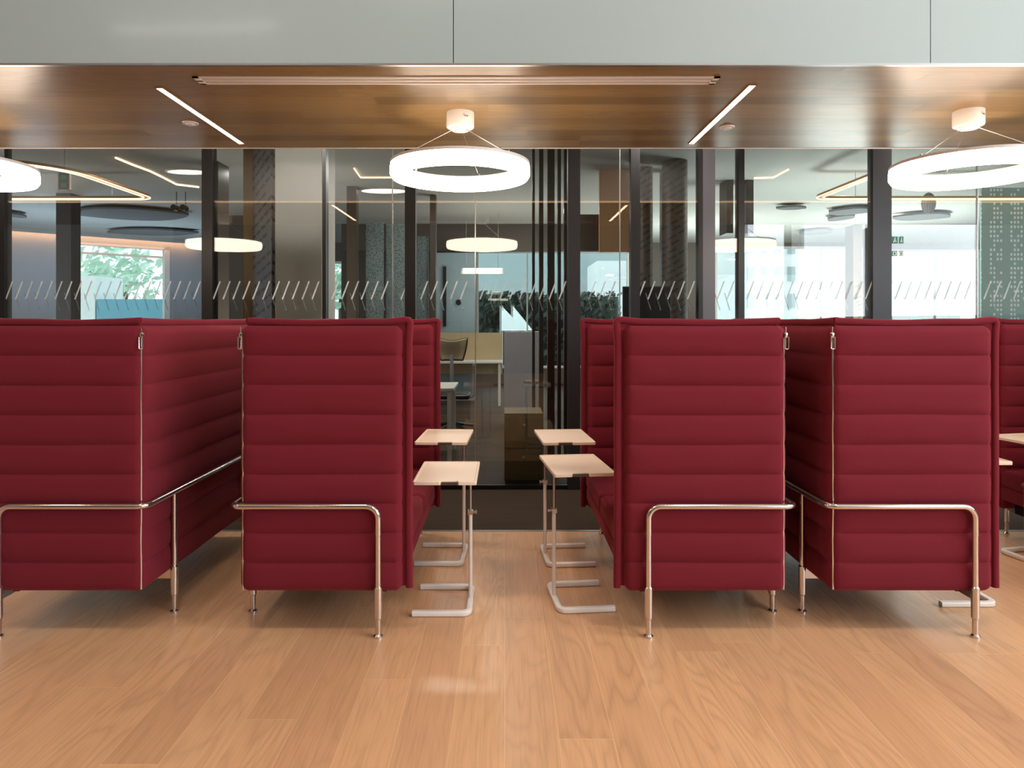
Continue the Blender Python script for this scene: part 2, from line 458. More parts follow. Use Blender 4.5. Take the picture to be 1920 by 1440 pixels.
for a0, a1 in zip(edges[:-1], edges[1:]):
    x0, x1 = PX(a0, YG)+.002, PX(a1, YG)-.002
    g = MB(); g.box(x0, x1, YG+.02, YG+.032, .03, ZC-.03)
    w = struct(g.build('window_%d' % wn_, 'clear_glass')); wn_ += 1
    for nm, z0, z1, lean, y, mt, wd_, sh in (('dash_decal_and_reflection', PZ(561, YG), PZ(527, YG), .058, YG+.0185, 'decal', .0125, 0),
                                   ('dash_decal_and_reflection', PZ(582, YG), PZ(549, YG), -.045, YG+.0335, 'decal_reflection', .009, .03)):  # second row: mirrored reflection of the strokes, laid in as fainter strips
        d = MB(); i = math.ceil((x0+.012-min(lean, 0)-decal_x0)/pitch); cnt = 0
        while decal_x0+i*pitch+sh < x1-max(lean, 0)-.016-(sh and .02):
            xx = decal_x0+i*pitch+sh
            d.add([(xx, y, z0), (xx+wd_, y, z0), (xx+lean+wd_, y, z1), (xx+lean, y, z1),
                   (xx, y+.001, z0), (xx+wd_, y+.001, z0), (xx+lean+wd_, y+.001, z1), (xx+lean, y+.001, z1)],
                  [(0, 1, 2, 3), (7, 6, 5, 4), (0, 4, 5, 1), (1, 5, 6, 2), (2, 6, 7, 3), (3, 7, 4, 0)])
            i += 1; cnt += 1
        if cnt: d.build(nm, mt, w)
# pane edges (polished edges catch light)
for k, a in enumerate((735, 891, 1163, 1836)):
    b = MB(); b.box(PX(a, YG)-.004, PX(a, YG)+.004, YG+.016, YG+.036, .03, ZC-.03); struct(b.build('trim_%d' % (40+k), 'steel'))
# small safety stickers next to the right mullion
st = [(1675, 1685, 443, 456, 1), (1689, 1696, 443, 456, 1), (1675, 1684, 470, 480, 0), (1689, 1695, 470, 480, 0)]
lbl = ['green and white square sticker, upper left of the four on the right pane',
       'narrow green and white sticker, upper right of the four on the right pane',
       'white sticker with green outline, lower left of the four on the right pane',
       'narrow white sticker with green outline, lower right of the four on the right pane']
for (a0, a1, y0, y1, full), L in zip(st, lbl):
    b = MB(); x0, x1, z0, z1 = PX(a0, YG), PX(a1, YG), PZ(y1, YG), PZ(y0, YG)
    b.box(x0, x1, YG+.0165, YG+.018, z0, z1)
    o = tag(b.build('safety_sticker', 'green_sign' if full else 'white_paint'), L, 'sticker', 'safety stickers on the glass')
    c = MB(); w, h = x1-x0, z1-z0; m = 'white_paint' if full else 'green_sign'
    yy0, yy1 = YG+.0155, YG+.0164
    if full:     # running figure: head, body, legs
        c.box(x0+w*.45, x0+w*.62, yy0, yy1, z0+h*.72, z0+h*.88); c.box(x0+w*.38, x0+w*.6, yy0, yy1, z0+h*.38, z0+h*.68)
        c.box(x0+w*.2, x0+w*.42, yy0, yy1, z0+h*.16, z0+h*.38); c.box(x0+w*.58, x0+w*.76, yy0, yy1, z0+h*.2, z0+h*.4)
    else:
        t = w*.12
        c.box(x0, x1, yy0, yy1, z0, z0+t); c.box(x0, x1, yy0, yy1, z1-t, z1); c.box(x0, x0+t, yy0, yy1, z0, z1); c.box(x1-t, x1, yy0, yy1, z0, z1)
        c.box(x0+w*.35, x0+w*.65, yy0, yy1, z0+h*.25, z0+h*.75)
    c.build('pictogram', m, o)

# ------------------------------------------------------------------ sofas
SL, SW = 1.44, .785
ZB, ZT = .190, 1.398
def quilt(b, org, sdir, length, thick, z0, z1, nseg, bulge=.014, seed=0, r=.032):
    """quilted upholstered slab: s along sdir (+x or +y), t across"""
    org = Vector(org); S = Vector(sdir); T = Vector((0, 1, 0)) if abs(S.x) > .5 else Vector((1, 0, 0))
    loop = []
    n = max(10, int(length/.05))
    def side(tt, rev, sign):
        ss = [r+(length-2*r)*i/n for i in range(n+1)]
        if rev: ss.reverse()
        for s in ss:
            e = min(s, length-s); f = min(1, e/.09); f = f*f*(3-2*f)
            loop.append((s, tt, 0, sign, .25+.75*f))
    def arc(cs, ct, a0):
        for i in range(1, 6):
            a = math.radians(a0+90*i/6); loop.append((cs+r*math.cos(a), ct+r*math.sin(a), math.cos(a), math.sin(a), .25))
    side(0, False, -1); arc(length-r, r, 270)
    loop.append((length, thick/2, 1, 0, .2)); arc(length-r, thick-r, 0)
    side(thick, True, 1); arc(r, thick-r, 90)
    loop.append((0, thick/2, -1, 0, .2)); arc(r, r, 180)
    rings = []; seg = (z1-z0)/nseg; K = 12
    levels = []
    for k in range(nseg):
        for j in range(K):
            u = .5-.5*math.cos(math.pi*j/K); levels.append((z0+seg*(k+u), u))
    levels.append((z1, 1))
    for z, u in levels:
        d = bulge*(1-abs(2*u-1)**3.2)-bulge*.45
        ed = min(z-z0, z1-z); rim = max(0, 1-ed/.03); ins = .022*rim*rim
        ring = []
        for s, t, ns, nt, f in loop:
            wob = noise.noise(Vector((s*3+seed*7, z*5, t*20+seed)))*.0035+noise.noise(Vector((s*9+seed*3, z*22, t*20)))*.0012
            crease = noise.noise(Vector((s*4+seed, round((z-z0)/seg)*3.1, t*9)))
            k = (d*f if d > 0 else d*(.35+.65*f)*(1+.25*crease))+wob*f-ins
            zz = z+noise.noise(Vector((s*2.2+seed*5, z*3, 1.3)))*.004*(1 if 0 < u < 1 else 1)*(min(1, ed/.1))
            p = org+S*(s+ns*k)+T*(t+nt*k); ring.append((p.x, p.y, zz))
        rings.append(ring)
    b.loft(rings, True, True)
def lip(b, pts2d, plane, fixed, w=.032, th=.034):
    """flat welt: path in (s,z); plane 'x' -> runs in XZ at y=fixed, 'y' -> YZ at x=fixed"""
    path = [Vector((s, fixed, z)) if plane == 'x' else Vector((fixed, s, z)) for s, z in pts2d]
    upv = (0, 1, 0) if plane == 'x' else (1, 0, 0)
    b.sweep(path, rrect(w, th, .012, 3), up=upv)
def smooth_path(pts, step=.05, seed=0, amp=.003):
    out = []
    for a, c in zip(pts[:-1], pts[1:]):
        L = math.dist(a, c); n = max(1, int(L/step))
        for i in range(n):
            f = i/n; s, z = a[0]+(c[0]-a[0])*f, a[1]+(c[1]-a[1])*f
            w = noise.noise(Vector((s*5+seed, z*5, seed*2.0)))*amp
            out.append((s+w*.6, z+w))
    out.append(pts[-1]); return out
TH = .078
def make_sofa(mir, seed):
    root = empty('high_back_sofa', (0, 0, 0))
    mk = lambda b, name, m, p=root, **k: b.build(name, m, p, mirror=mir, **k)
    wl = SW-.048-.010
    for side in (0, 1):      # near and far wing
        y0 = 0 if side == 0 else SL-TH
        b = MB(); quilt(b, (.010, y0, 0), (1, 0, 0), wl, TH, ZB, ZT, 9, seed=seed+side)
        wing = mk(b, 'wing_panel', 'fabric')
        b = MB(); zt = ZT+.019; xe = SW-.018
        top = [(xe+.002, ZB+.012)]+[(xe, ZB+.3), (xe-.001, zt-.10), (xe+.003, zt-.03)]
        corner = [(xe+.005, zt-.006), (xe-.002, zt+.007), (xe-.02, zt+.008)]
        rest = [(xe-.10, zt+.000), (SW*.5, zt-.006), (.12, zt-.002), (.03, zt+.004)]
        lip(b, smooth_path(top, seed=seed)+corner+smooth_path(rest, seed=seed+1), 'x', y0+TH/2)
        mk(b, 'piping', 'fabric', wing)
        # stitched web between welt and panel
        b = MB(); b.box(.03, SW-.02, y0+TH/2-.006, y0+TH/2+.006, ZB+.02, zt); mk(b, 'seam_web', 'fabric', wing)
    b = MB(); quilt(b, (0, .010, 0), (0, 1, 0), SL-.02, TH, ZB, ZT, 9, seed=seed+5)
    back = mk(b, 'back_panel', 'fabric')
    b = MB(); zt = ZT+.019
    lip(b, smooth_path([(.03, zt+.004), (.12, zt), (SL/2, zt-.004), (SL-.12, zt), (SL-.03, zt+.004)], seed=seed+2), 'y', TH/2)
    mk(b, 'piping', 'fabric', back)
    b = MB(); b.box(TH/2-.006, TH/2+.006, .03, SL-.03, ZT-.02, zt); mk(b, 'seam_web', 'fabric', back)
    # seat
    b = MB(); b.rbox(.06, SW-.035, TH-.004, SL-TH+.004, .255, .345, .018, 4)
    mk(b, 'seat_base', 'fabric')
    for k in range(2):
        y0 = TH+.004+k*(SL-2*TH)/2; y1 = y0+(SL-2*TH)/2-.008
        b = MB(); b.rbox(.085, SW-.030, y0, y1, .338, .452, .03, 5)
        mk(b, 'seat_cushion', 'fabric')
        b = MB(); b.rbox(.080, .22, y0+.02, y1-.02, .445, .86, .05, 5); mk(b, 'back_cushion', 'fabric')
    # tubular frame
    R, off, zr, xl = .0135, .024, .587, .637
    e = .020
    path = fillet([(xl, -off, .46), (xl, -off, zr), (-off, -off, zr), (-off, SL+off, zr), (xl, SL+off, zr), (xl, SL+off, .46)],
                  [0, .055, .045, .045, .055, 0])
    b = MB(); b.tube(path, R, 14); mk(b, 'frame_rail', 'chrome', ang=60)
    def leg(x, y, ztop, br):
        b = MB(); b.tube([(x, y, .012), (x, y, ztop)], R*.93, 14)
        b.cyl((x, y, .088), R*1.3, .135, 16); b.cyl((x, y, .082), R*1.0, .006, 16, R*1.3); b.cyl((x, y, .223), R*1.3, .006, 16, R*1.0)
        l = mk(b, 'leg', 'chrome', ang=50)
        b = MB(); b.cyl((x, y, 0), .021, .008, 18); b.cyl((x, y, .008), .019, .008, 18, .012); mk(b, 'foot_glide', 'chrome', l)
        # gusset plate from the leg to the seat beam
        b = MB(); (ax, ay) = br
        p0, p1 = Vector((x, y, .20)), Vector((x+ax, y+ay, .20)); n = Vector((ay, ax, 0)).normalized()*.006
        pr = [Vector((x, y, .25)), Vector((x, y, .165)), Vector((x+ax, y+ay, .165)), Vector((x+ax, y+ay, .195)), Vector((x+ax*.35, y+ay*.35, .20))]
        m_ = len(pr)
        b.add([p+n for p in pr]+[p-n for p in pr], [tuple(range(m_)), tuple(range(2*m_-1, m_-1, -1))]+[(i, (i+1) % m_, m_+(i+1) % m_, m_+i) for i in range(m_)])
        mk(b, 'gusset', 'chrome', l)
    leg(xl, -off, .50, (0, .11)); leg(xl, SL+off, .50, (0, -.11))
    leg(-off, .245, zr, (.13, 0)); leg(-off, SL-.245, zr, (.13, 0))
    b = MB()
    for y in (.245, SL-.245): b.box(.09, SW-.14, y-.02, y+.02, .165, .256)
    for y in (.08, SL-.08): b.box(xl-.02, xl+.02, min(y, y), y+.001, .165, .167)
    b.box(xl-.02, xl+.02, .08, SL-.08, .165, .256)
    mk(b, 'seat_beam', 'black_plastic')
    # zips on the two back corners
    for y, s in ((.0150, 1), (SL-.0150, -1)):
        b = MB(); x = .0158
        pts = []; n = 26
        for i in range(n+1):
            z = ZB+.01+(ZT-.045-ZB)*i/n
            w = noise.noise(Vector((z*6, seed, s)))*.002
            pts.append((x+w, y-w*s, z))
        b.tube(pts, .0048, 8); z = mk(b, 'zipper', 'chrome', ang=60)
        b = MB(); c = (x-.007, y-.007*s)
        b.rbox(c[0]-.008, c[0]+.008, c[1]-.007, c[1]+.007, ZT-.055, ZT-.03, .004, 2)
        ring = fillet([(c[0]-.009, c[1]-.009*s, ZT-.05), (c[0]-.009, c[1]-.009*s, ZT-.105), (c[0]+.007, c[1]-.009*s-.004*s, ZT-.105), (c[0]+.007, c[1]-.009*s-.004*s, ZT-.05)], .006, 4)
        b.tube(ring, .0028, 8); b.tube([(c[0], c[1], ZT-.03), (c[0], c[1], ZT-.005)], .003, 8)
        mk(b, 'zipper_pull', 'chrome', z)
    return root
Y0 = 3.09
right_open = make_sofa(False, 1); left_open = make_sofa(True, 11)
G = 'red high-back sofas in a row'
right_open.location = (PX(447, Y0), Y0, 0)
tag(right_open, 'red quilted high-back sofa just left of the aisle, open side facing right', 'sofa', G)
left_open.location = (PX(1478, Y0), Y0, 0)
tag(left_open, 'red quilted high-back sofa just right of the aisle, open side facing left', 'sofa', G)
o = copy_tree(left_open); o.location = (PX(268, Y0), Y0, 0)
tag(o, 'leftmost red high-back sofa, cut by the frame edge, chrome zip on its right corner', 'sofa', G)
o = copy_tree(right_open); o.location = (PX(1558, Y0), Y0, 0)
tag(o, 'brightest red high-back sofa at right, chrome zip on its left corner', 'sofa', G)
o = copy_tree(left_open); o.location = (PX(2271, Y0)+SW, Y0, 0)
tag(o, 'red high-back sofa cut by the right frame edge, only its shaded inside showing', 'sofa', G)

# ------------------------------------------------------------------ C-shaped side tables
def make_table(h, mir, name='side_table'):
    root = empty(name, (0, 0, 0)); mk = lambda b, n, m, p=root, **k: b.build(n, m, p, mirror=mir, **k)
    xa, xb, ya, yb = -.262, .040, -.235, .235
    nw, nd, ns = .036, .018, .010; cxn = -.09
    poly = []
    def corner(cx, cy, a0, r=.012):
        for i in range(5):
            a = math.radians(a0+90*i/4); poly.append((cx+r*math.cos(a), cy+r*math.sin(a)))
    corner(xb-.012, yb-.012, 0); corner(xa+.012, yb-.012, 90); corner(xa+.012, ya+.012, 180)
    poly.extend([(cxn-nw-ns, ya), (cxn-nw, ya+nd), (cxn+nw, ya+nd), (cxn+nw+ns, ya)])
    corner(xb-.012, ya+.012, 270)
    b = MB(); n = len(poly)
    c = Vector(((xa+xb)/2, 0))
    def inset(d):
        out = []
        for i in range(n):
            p0, p, p1 = Vector(poly[i-1]), Vector(poly[i]), Vector(poly[(i+1) % n])
            t = (p1-p0).normalized(); out.append((p.x-t.y*d, p.y+t.x*d))
        return out
    ins0, ins1, ins2 = inset(.002), inset(.009), inset(.0115)
    rings = [[(x, y, h-.017) for x, y in ins0], [(x, y, h-.015) for x, y in poly], [(x, y, h-.002) for x, y in poly],
             [(x, y, h) for x, y in ins0], [(x, y, h) for x, y in ins1], [(x, y, h-.004) for x, y in ins2]]
    b.loft(rings, True, True); top = mk(b, 'tabletop', 'table_white', ang=35)
    b = MB(); b.box(cxn-nw-ns*.3, cxn+nw+ns*.3, ya+nd-.007, ya+nd+.006, h-.0185, h-.0055); mk(b, 'grip_recess_shade', 'dark_brown', top)  # dark block standing in for the shade inside the grip notch
    path = fillet([(-.272, -.165, .014), (0, -.165, .014), (0, .165, .014), (-.272, .165, .014)], .035, 6)
    b = MB(); b.sweep(path, rrect(.030, .026, .007, 3), up=(0, 0, 1)); mk(b, 'base', 'white_paint', ang=35)
    b = MB(); b.sweep([(0, 0, .02), (0, 0, .455)], rrect(.019, .026, .008, 3), up=(0, 1, 0)); post = mk(b, 'lower_post', 'white_paint', ang=35)
    b = MB(); b.box(-.0125, .0125, -.016, .016, .445, .465); b.cyl((.0125, 0, .455), .005, .012, 12, axis='X'); b.cyl((.0245, 0, .455), .009, .008, 12, axis='X')
    mk(b, 'clamp', 'steel', post)
    b = MB(); b.tube([(0, 0, .455), (0, 0, h-.03)], .0075, 12); b.box(-.012, .012, -.03, .03, h-.031, h-.017)
    b.box(-.19, .012, -.02, .02, h-.024, h-.017); mk(b, 'upper_post', 'steel')
    return root
GT = 'white C-frame side tables'
def side_table(x, y, h, mir, rz, label):
    o = make_table(h, mir); o.location = (x, y, 0); o.rotation_euler[2] = math.radians(rz); tag(o, label, 'side table', GT)
side_table(-.172, 3.45, .663, False, 0, 'nearer white side table left of the aisle, its low top below the other')
side_table(-.245, 4.12, .730, False, -2, 'farther white side table left of the aisle, half hidden behind the lower one')
side_table(.252, 3.48, .693, True, 6, 'nearer white side table right of the aisle, tilted slightly toward the sofa')
side_table(.243, 4.10, .732, True, 4, 'farther white side table right of the aisle, behind the near one')
side_table(2.44, 3.56, .735, False, 0, 'white side table tucked behind the brightest sofa, one corner and foot showing')
side_table(3.075, 4.02, .715, True, 12, 'pale side table top poking in at the right frame edge')

# ------------------------------------------------------------------ ring pendants
def make_ring():
    root = empty('ring_pendant_light', (0, 0, ZS))
    R1, R0, z0, z1 = .394, .342, -.379, -.302
    N = 96
    def circ(r, z): return [(r*math.cos(2*math.pi*i/N), r*math.sin(2*math.pi*i/N), z) for i in range(N)]
    b = MB(); b.loft([circ(R0, z1), circ(R0-.004, z1-.02), circ(R0-.004, z0+.02), circ(R0+.008, z0), circ(R1-.008, z0), circ(R1+.004, z0+.02), circ(R1+.004, z1-.02), circ(R1, z1)])
    b.build('diffuser', 'ring_glow', root, ang=60)
    b = MB(); b.loft([circ(R0, z1-.002), circ(R1+.002, z1-.002), circ(R1+.002, z1+.014), circ(R0, z1+.014)], closed=True)
    b.build('housing', 'white_paint', root)
    b = MB(); rings = []
    for r, z in ((.079, 0), (.079, -.078), (.076, -.085), (.055, -.089), (.053, -.099), (.048, -.102)):
        rings.append([(r*math.cos(2*math.pi*i/40), r*math.sin(2*math.pi*i/40), z) for i in range(40)])
    b.loft(rings, True, True); can = b.build('ceiling_cup', 'white_paint', root)
    b = MB()      # small grey maker's mark on the cup
    for k, (w, zz, hh) in enumerate(((.003, -.036, .012), (.006, -.040, .008), (.004, -.040, .010), (.006, -.040, .008))):
        a = math.radians(-72+k*5.5); r = .0793
        c = Vector((r*math.cos(a), r*math.sin(a), 0)); t = Vector((-math.sin(a), math.cos(a), 0)); nn = Vector((math.cos(a), math.sin(a), 0))*.0006
        q = [c-t*w/2, c+t*w/2]
        vs = [(q[0].x, q[0].y, zz), (q[1].x, q[1].y, zz), (q[1].x, q[1].y, zz+hh), (q[0].x, q[0].y, zz+hh)]
        b.add(vs+[(x+nn.x, y+nn.y, z) for x, y, z in vs], [(0, 1, 2, 3), (7, 6, 5, 4), (0, 4, 5, 1), (1, 5, 6, 2), (2, 6, 7, 3), (3, 7, 4, 0)])
    b.build('printed_mark', 'grey_mark', can)
    for k, a in enumerate((200, 75, -42)):
        a = math.radians(a); b = MB()
        b.tube([(.045*math.cos(a), .045*math.sin(a), -.10), (.368*math.cos(a), .368*math.sin(a), z1+.012)], .0016 if k != 2 else .0028, 6)
        b.cyl((.368*math.cos(a), .368*math.sin(a), z1+.012), .006, .016, 10)
        b.build('suspension_wire', 'steel', root)
    return root
ring = make_ring(); ring.location = (-.253, 3.905, ZS)
GR = 'glowing ring pendants under the timber soffit'
tag(ring, 'glowing ring pendant hanging over the aisle in the middle', 'pendant light', GR)
o = copy_tree(ring); o.location = (2.63, 3.87, ZS); tag(o, 'glowing ring pendant at the right, cut by the frame edge', 'pendant light', GR)
o = copy_tree(ring); o.location = (-3.135, 3.905, ZS); tag(o, 'glowing ring pendant at the left edge, only its rim in view', 'pendant light', GR)

# recessed LED strips in the soffit
def led(x, y0, y1, label):
    root = empty('ceiling_strip_light', (x, y0, ZS))
    b = MB(); w = .0165; L = y1-y0
    b.box(-w, w, 0, L, -.003, .0); b.build('lens', 'strip_glow', root)
    b = MB(); b.box(-w-.004, -w, -.004, L+.004, -.005, .0); b.box(w, w+.004, -.004, L+.004, -.005, .0)
    b.box(-w, w, -.004, 0, -.005, 0); b.box(-w, w, L, L+.004, -.005, 0); b.build('channel', 'tan_wood', root)
    tag(root, label, 'strip light', 'slanting strip lights in the soffit')
led(-1.76, 3.48, 4.57, 'thin glowing strip light in the soffit left of the ring pendant')
led(1.25, 3.44, 4.57, 'thin glowing strip light in the soffit right of the ring pendant')
# slot air diffuser
root = empty('slot_air_diffuser', (-1.52, 3.32, ZS)); L = 2.57
b = MB(); b.box(0, L, 0, .012, -.006, .0); b.box(0, L, .044, .056, -.006, .0); b.box(0, L, .085, .100, -.006, .0)
b.box(0, .03, 0, .100, -.006, 0); b.box(L-.03, L, 0, .100, -.006, 0); b.build('frame', 'white_paint', root)
b = MB(); b.box(.03, L-.03, .012, .044, -.002, .0); b.box(.03, L-.03, .056, .085, -.002, .0); b.build('slot', 'plaster', root)
tag(root, 'long white slot air diffuser across the front of the timber soffit', 'air vent')
for x, y, L in ((-1.887, 4.1, 'small round sensor on the soffit beside the left strip light'), (1.363, 4.185, 'small round sensor on the soffit beside the right strip light')):
    root = empty('ceiling_sensor', (x, y, ZS))
    b = MB(); b.cyl((0, 0, -.006), .045, .006, 28, .047); b.build('bezel', 'white_paint', root)
    b = MB(); b.cyl((0, 0, -.014), .022, .010, 24, .03); b.build('lens', 'white_paint', root)
    tag(root, L, 'ceiling sensor', 'soffit sensors')
# hall ceiling lines, seen as soft streaks in the bulkhead
for k, (x0, x1, y, dx) in enumerate(((-3.95, -2.3, -.6, .10), (-1.05, .75, .25, .35))):
    root = empty('hall_ceiling_light', (x0, y, 4.4)); b = MB()
    n = 12
    path = [(t*(x1-x0)/n, dx*(t/n)**2, -.02) for t in range(n+1)]
    b.sweep(path, rrect(.07, .03, .005), up=(0, 0, 1)); b.build('lens', 'hall_light_glow', root)
    b = MB(); b.sweep([(p[0], p[1], -.002) for p in path], rrect(.09, .012, .003), up=(0, 0, 1)); b.build('housing', 'white_paint', root)
    tag(root, ('line light on the hall ceiling, mirrored as left streak on the pale bulkhead', 'line light on the hall ceiling, mirrored as middle streak on the pale bulkhead')[k], 'ceiling light', 'hall line lights')

# ------------------------------------------------------------------ office behind the glass
def block(name, mat, px0, px1, Y, dep, z0, z1, label, cat, group=None, bevel=0):
    b = MB(); b.box(PX(px0, Y), PX(px1, Y), Y, Y+dep, z0, z1); o = b.build(name, mat, bevel=bevel); tag(o, label, cat, group); return o
def pil(name, mat, px0, px1, Y, dep, z0=0, z1=ZC):
    b = MB(); b.box(PX(px0, Y), PX(px1, Y), Y, Y+dep, z0, z1); return struct(b.build(name, mat))
pil('column_1', 'mullion_grey', 105, 133, 9.5, .22)
pil('column_2', 'pillar_grey', 516, 603, 6.3, .5)
# slotted screen leaning back from the pale pillar
b = MB(); p0 = Vector((PX(513.5, 6.3)-.02, 6.3)); p1 = Vector((PX(474, 6.95), 6.95))
b.add([(p0.x, p0.y, 0), (p1.x, p1.y, 0), (p1.x+.02, p1.y+.03, 0), (p0.x+.02, p0.y+.03, 0), (p0.x, p0.y, ZC), (p1.x, p1.y, ZC), (p1.x+.02, p1.y+.03, ZC), (p0.x+.02, p0.y+.03, ZC)],
      [(0, 1, 2, 3), (7, 6, 5, 4), (0, 4, 5, 1), (1, 5, 6, 2), (2, 6, 7, 3), (3, 7, 4, 0)])
tag(b.build('slotted_screen', 'slotted_panel'), 'dark slotted panel on the left side of the pale pillar', 'screen panel')
block('door_jamb', 'tan_wood', 456, 474, 6.98, .12, 0, ZC, 'tan timber post beside the slotted panel at the pale pillar', 'post')
pil('column_3', 'dark_brown', 396, 409, 7.6, .3)
pil('wall_core', 'taupe', 398, 455, 11.5, .2)
for a0, a1, Y, L in ((1208, 1236, 7.6, 'slimmer dark slotted column left of the wide one, right of the black mullion'),
                     (1256, 1304, 7.3, 'wide dark brown slotted column above the black monitor, right')):
    b = MB(); x0, x1 = PX(a0, Y), PX(a1, Y); r = (x1-x0)/2; rings = []
    for z in (0, ZC): rings.append([((x0+x1)/2+r*math.cos(2*math.pi*i/40), Y+.35+r*1.4*math.sin(2*math.pi*i/40), z) for i in range(40)])
    b.loft(rings, True, True); tag(b.build('slotted_column', 'slotted_column'), L, 'column', 'slotted columns')
pil('column_4', 'mullion_black', 1244, 1250, 8, .2)
block('hanging_fin', 'dark_brown', 1363, 1375, 8.6, .3, PZ(437, 8.6), ZC, 'brown hanging ceiling fin between the grey and the black mullion', 'ceiling panel', 'hanging ceiling fins')
block('hanging_fin', 'mullion_grey', 1399, 1413, 8.6, .3, PZ(437, 8.6), ZC, 'dark grey hanging ceiling fin just right of the black mullion', 'ceiling panel', 'hanging ceiling fins')
# hanging slat blades left of the grey mullion
sl = [(998, 1003), (1011, 1019), (1027, 1040), (1046, 1052), (1058, 1064)]
for k, (a0, a1) in enumerate(sl):
    block('slat_blade', 'dark_slat', a0, a1, 6.75, .10, 0, ZC, 'tall dark upright slat, number %s from the left beside the grey mullion' % ('first', 'second', 'third', 'fourth', 'fifth')[k] if False else
          '%s tall dark slat from the left in the row before the grey mullion' % ('first', 'second', 'third', 'fourth', 'fifth')[k], 'slat', 'upright slats behind the glass', .004)
# speckled screens
for a0, a1, L in ((650, 668, 'narrow dark post screen left of the speckled screens'),):
    pil('column_6', 'dark_brown', a0, a1, 9, .15)
block('speckled_screen', 'speckled_screen', 686, 719, 9.2, .03, 0, 2.75, 'left one of the two speckled grey-green screens behind the glass', 'screen panel', 'speckled screens')
block('speckled_screen', 'speckled_screen', 724, 760, 9.3, .03, 0, 2.75, 'right one of the two speckled grey-green screens, by the black mullion', 'screen panel', 'speckled screens')
block('speckled_screen', 'speckled_screen', 782, 803, 9.9, .03, 0, 2.65, 'dim speckled screen just right of the black mullion', 'screen panel', 'speckled screens')
pil('column_7', 'dark_brown', 806, 817, 9.6, .15)
pil('wall_middle', 'taupe', 640, 820, 13.4, .1)
# bulkheads deeper in the office
b = MB(); b.box(PX(640, 12.5), PX(1180, 12.5), 12.5, 12.7, PZ(470, 12.5), ZC); struct(b.build('ceiling_bulkhead', 'taupe'))
b = MB(); b.box(PX(1058, 8.6), PX(1170, 8.6), 8.6, 8.75, PZ(470, 8.6), PZ(402, 8.6)); 
b.box(PX(1060, 8.6), PX(1064, 8.6), 8.65, 8.7, PZ(402, 8.6), ZC); b.box(PX(1164, 8.6), PX(1168, 8.6), 8.65, 8.7, PZ(402, 8.6), ZC)
tag(b.build('hanging_bulkhead', 'dark_brown'), 'dark brown hanging ceiling box above the bright window in the middle', 'ceiling panel')
b = MB(); b.box(PX(1124, 8.0), PX(1182, 8.0), 8.0, 8.06, PZ(472, 8.0), ZC); tag(b.build('timber_wall_panel', 'tan_panel'), 'tan timber panel high beside the black mullion right of middle', 'wall panel')
# pale blue door
YD = 12.2
b = MB(); b.box(PX(817, YD), PX(892, YD), YD, YD+.06, 0, PZ(474, YD)); d = b.build('door_1', 'door_blue'); struct(d)
b = MB(); b.box(PX(831, YD), PX(837, YD), YD-.05, YD-.02, PZ(612, YD), PZ(500, YD)); b.box(PX(832, YD), PX(836, YD), YD-.02, YD, PZ(520, YD), PZ(515, YD)); b.box(PX(832, YD), PX(836, YD), YD-.02, YD, PZ(600, YD), PZ(595, YD))
b.build('door_handle', 'black_plastic', d)
b = MB(); b.cyl((PX(860, YD), YD-.03, PZ(567, YD)), .05, .03, 16, axis='Y'); b.build('door_lock', 'black_plastic', d)
# desks
def desk(x0, x1, y0, y1, h, label, screen=None, legs=True):
    root = empty('office_desk', ((x0+x1)/2, (y0+y1)/2, 0)); cx, cy = (x0+x1)/2, (y0+y1)/2
    b = MB(); b.box(x0-cx, x1-cx, y0-cy, y1-cy, h-.03, h); b.build('desktop', 'white_paint', root, bevel=.004)
    for sx in (x0-cx+.05, x1-cx-.05):
        for sy in (y0-cy+.05, y1-cy-.05):
            b = MB(); b.box(sx-.02, sx+.02, sy-.02, sy+.02, 0, h-.03); b.build('leg', 'white_paint', root)
    if screen:
        b = MB(); b.box(x0-cx, x1-cx, y1-cy, y1-cy+.03, h-.25, screen); b.build('desk_screen', 'beige_panel', root, bevel=.004)
    tag(root, label, 'desk', 'office desks')
desk(-2.3, PX(851, 6.9), 6.9, 7.6, .74, 'white office desk close behind the glass, its corner beyond the left sofa')
desk(PX(800, 12.0), PX(942, 12.0), 11.4, 12.0, .74, 'far office desk with a beige screen below the blue door', PZ(624, 12.0))
block('storage_cabinet', 'cabinet_grey', 945, 1016, 9.2, .45, 0, PZ(622, 9.2), 'grey cabinet block left of the dark slats, behind the glass', 'cabinet', None, .006)
# drawer pedestal
root = empty('drawer_pedestal', (PX(982, 5.98), 6.1, 0)); w = PX(1019, 5.98)-PX(946, 5.98); hh = PZ(775, 5.98)
b = MB(); b.box(-w/2, w/2, -.12, .3, .02, hh); b.build('body', 'ochre_wood', root, bevel=.004)
for k in range(2):
    z0 = .03+k*(hh-.05)/2; b = MB(); b.box(-w/2+.01, w/2-.01, -.138, -.12, z0, z0+(hh-.05)/2-.012); dr = b.build('drawer', 'ochre_wood', root, bevel=.003)
    b = MB(); b.sphere((0, -.15, z0+(hh-.05)/4+.06), .014, .014, .014, 12, 8); b.build('knob', 'steel', dr)
tag(root, 'dim ochre drawer unit on the floor just behind the glass', 'drawer unit')
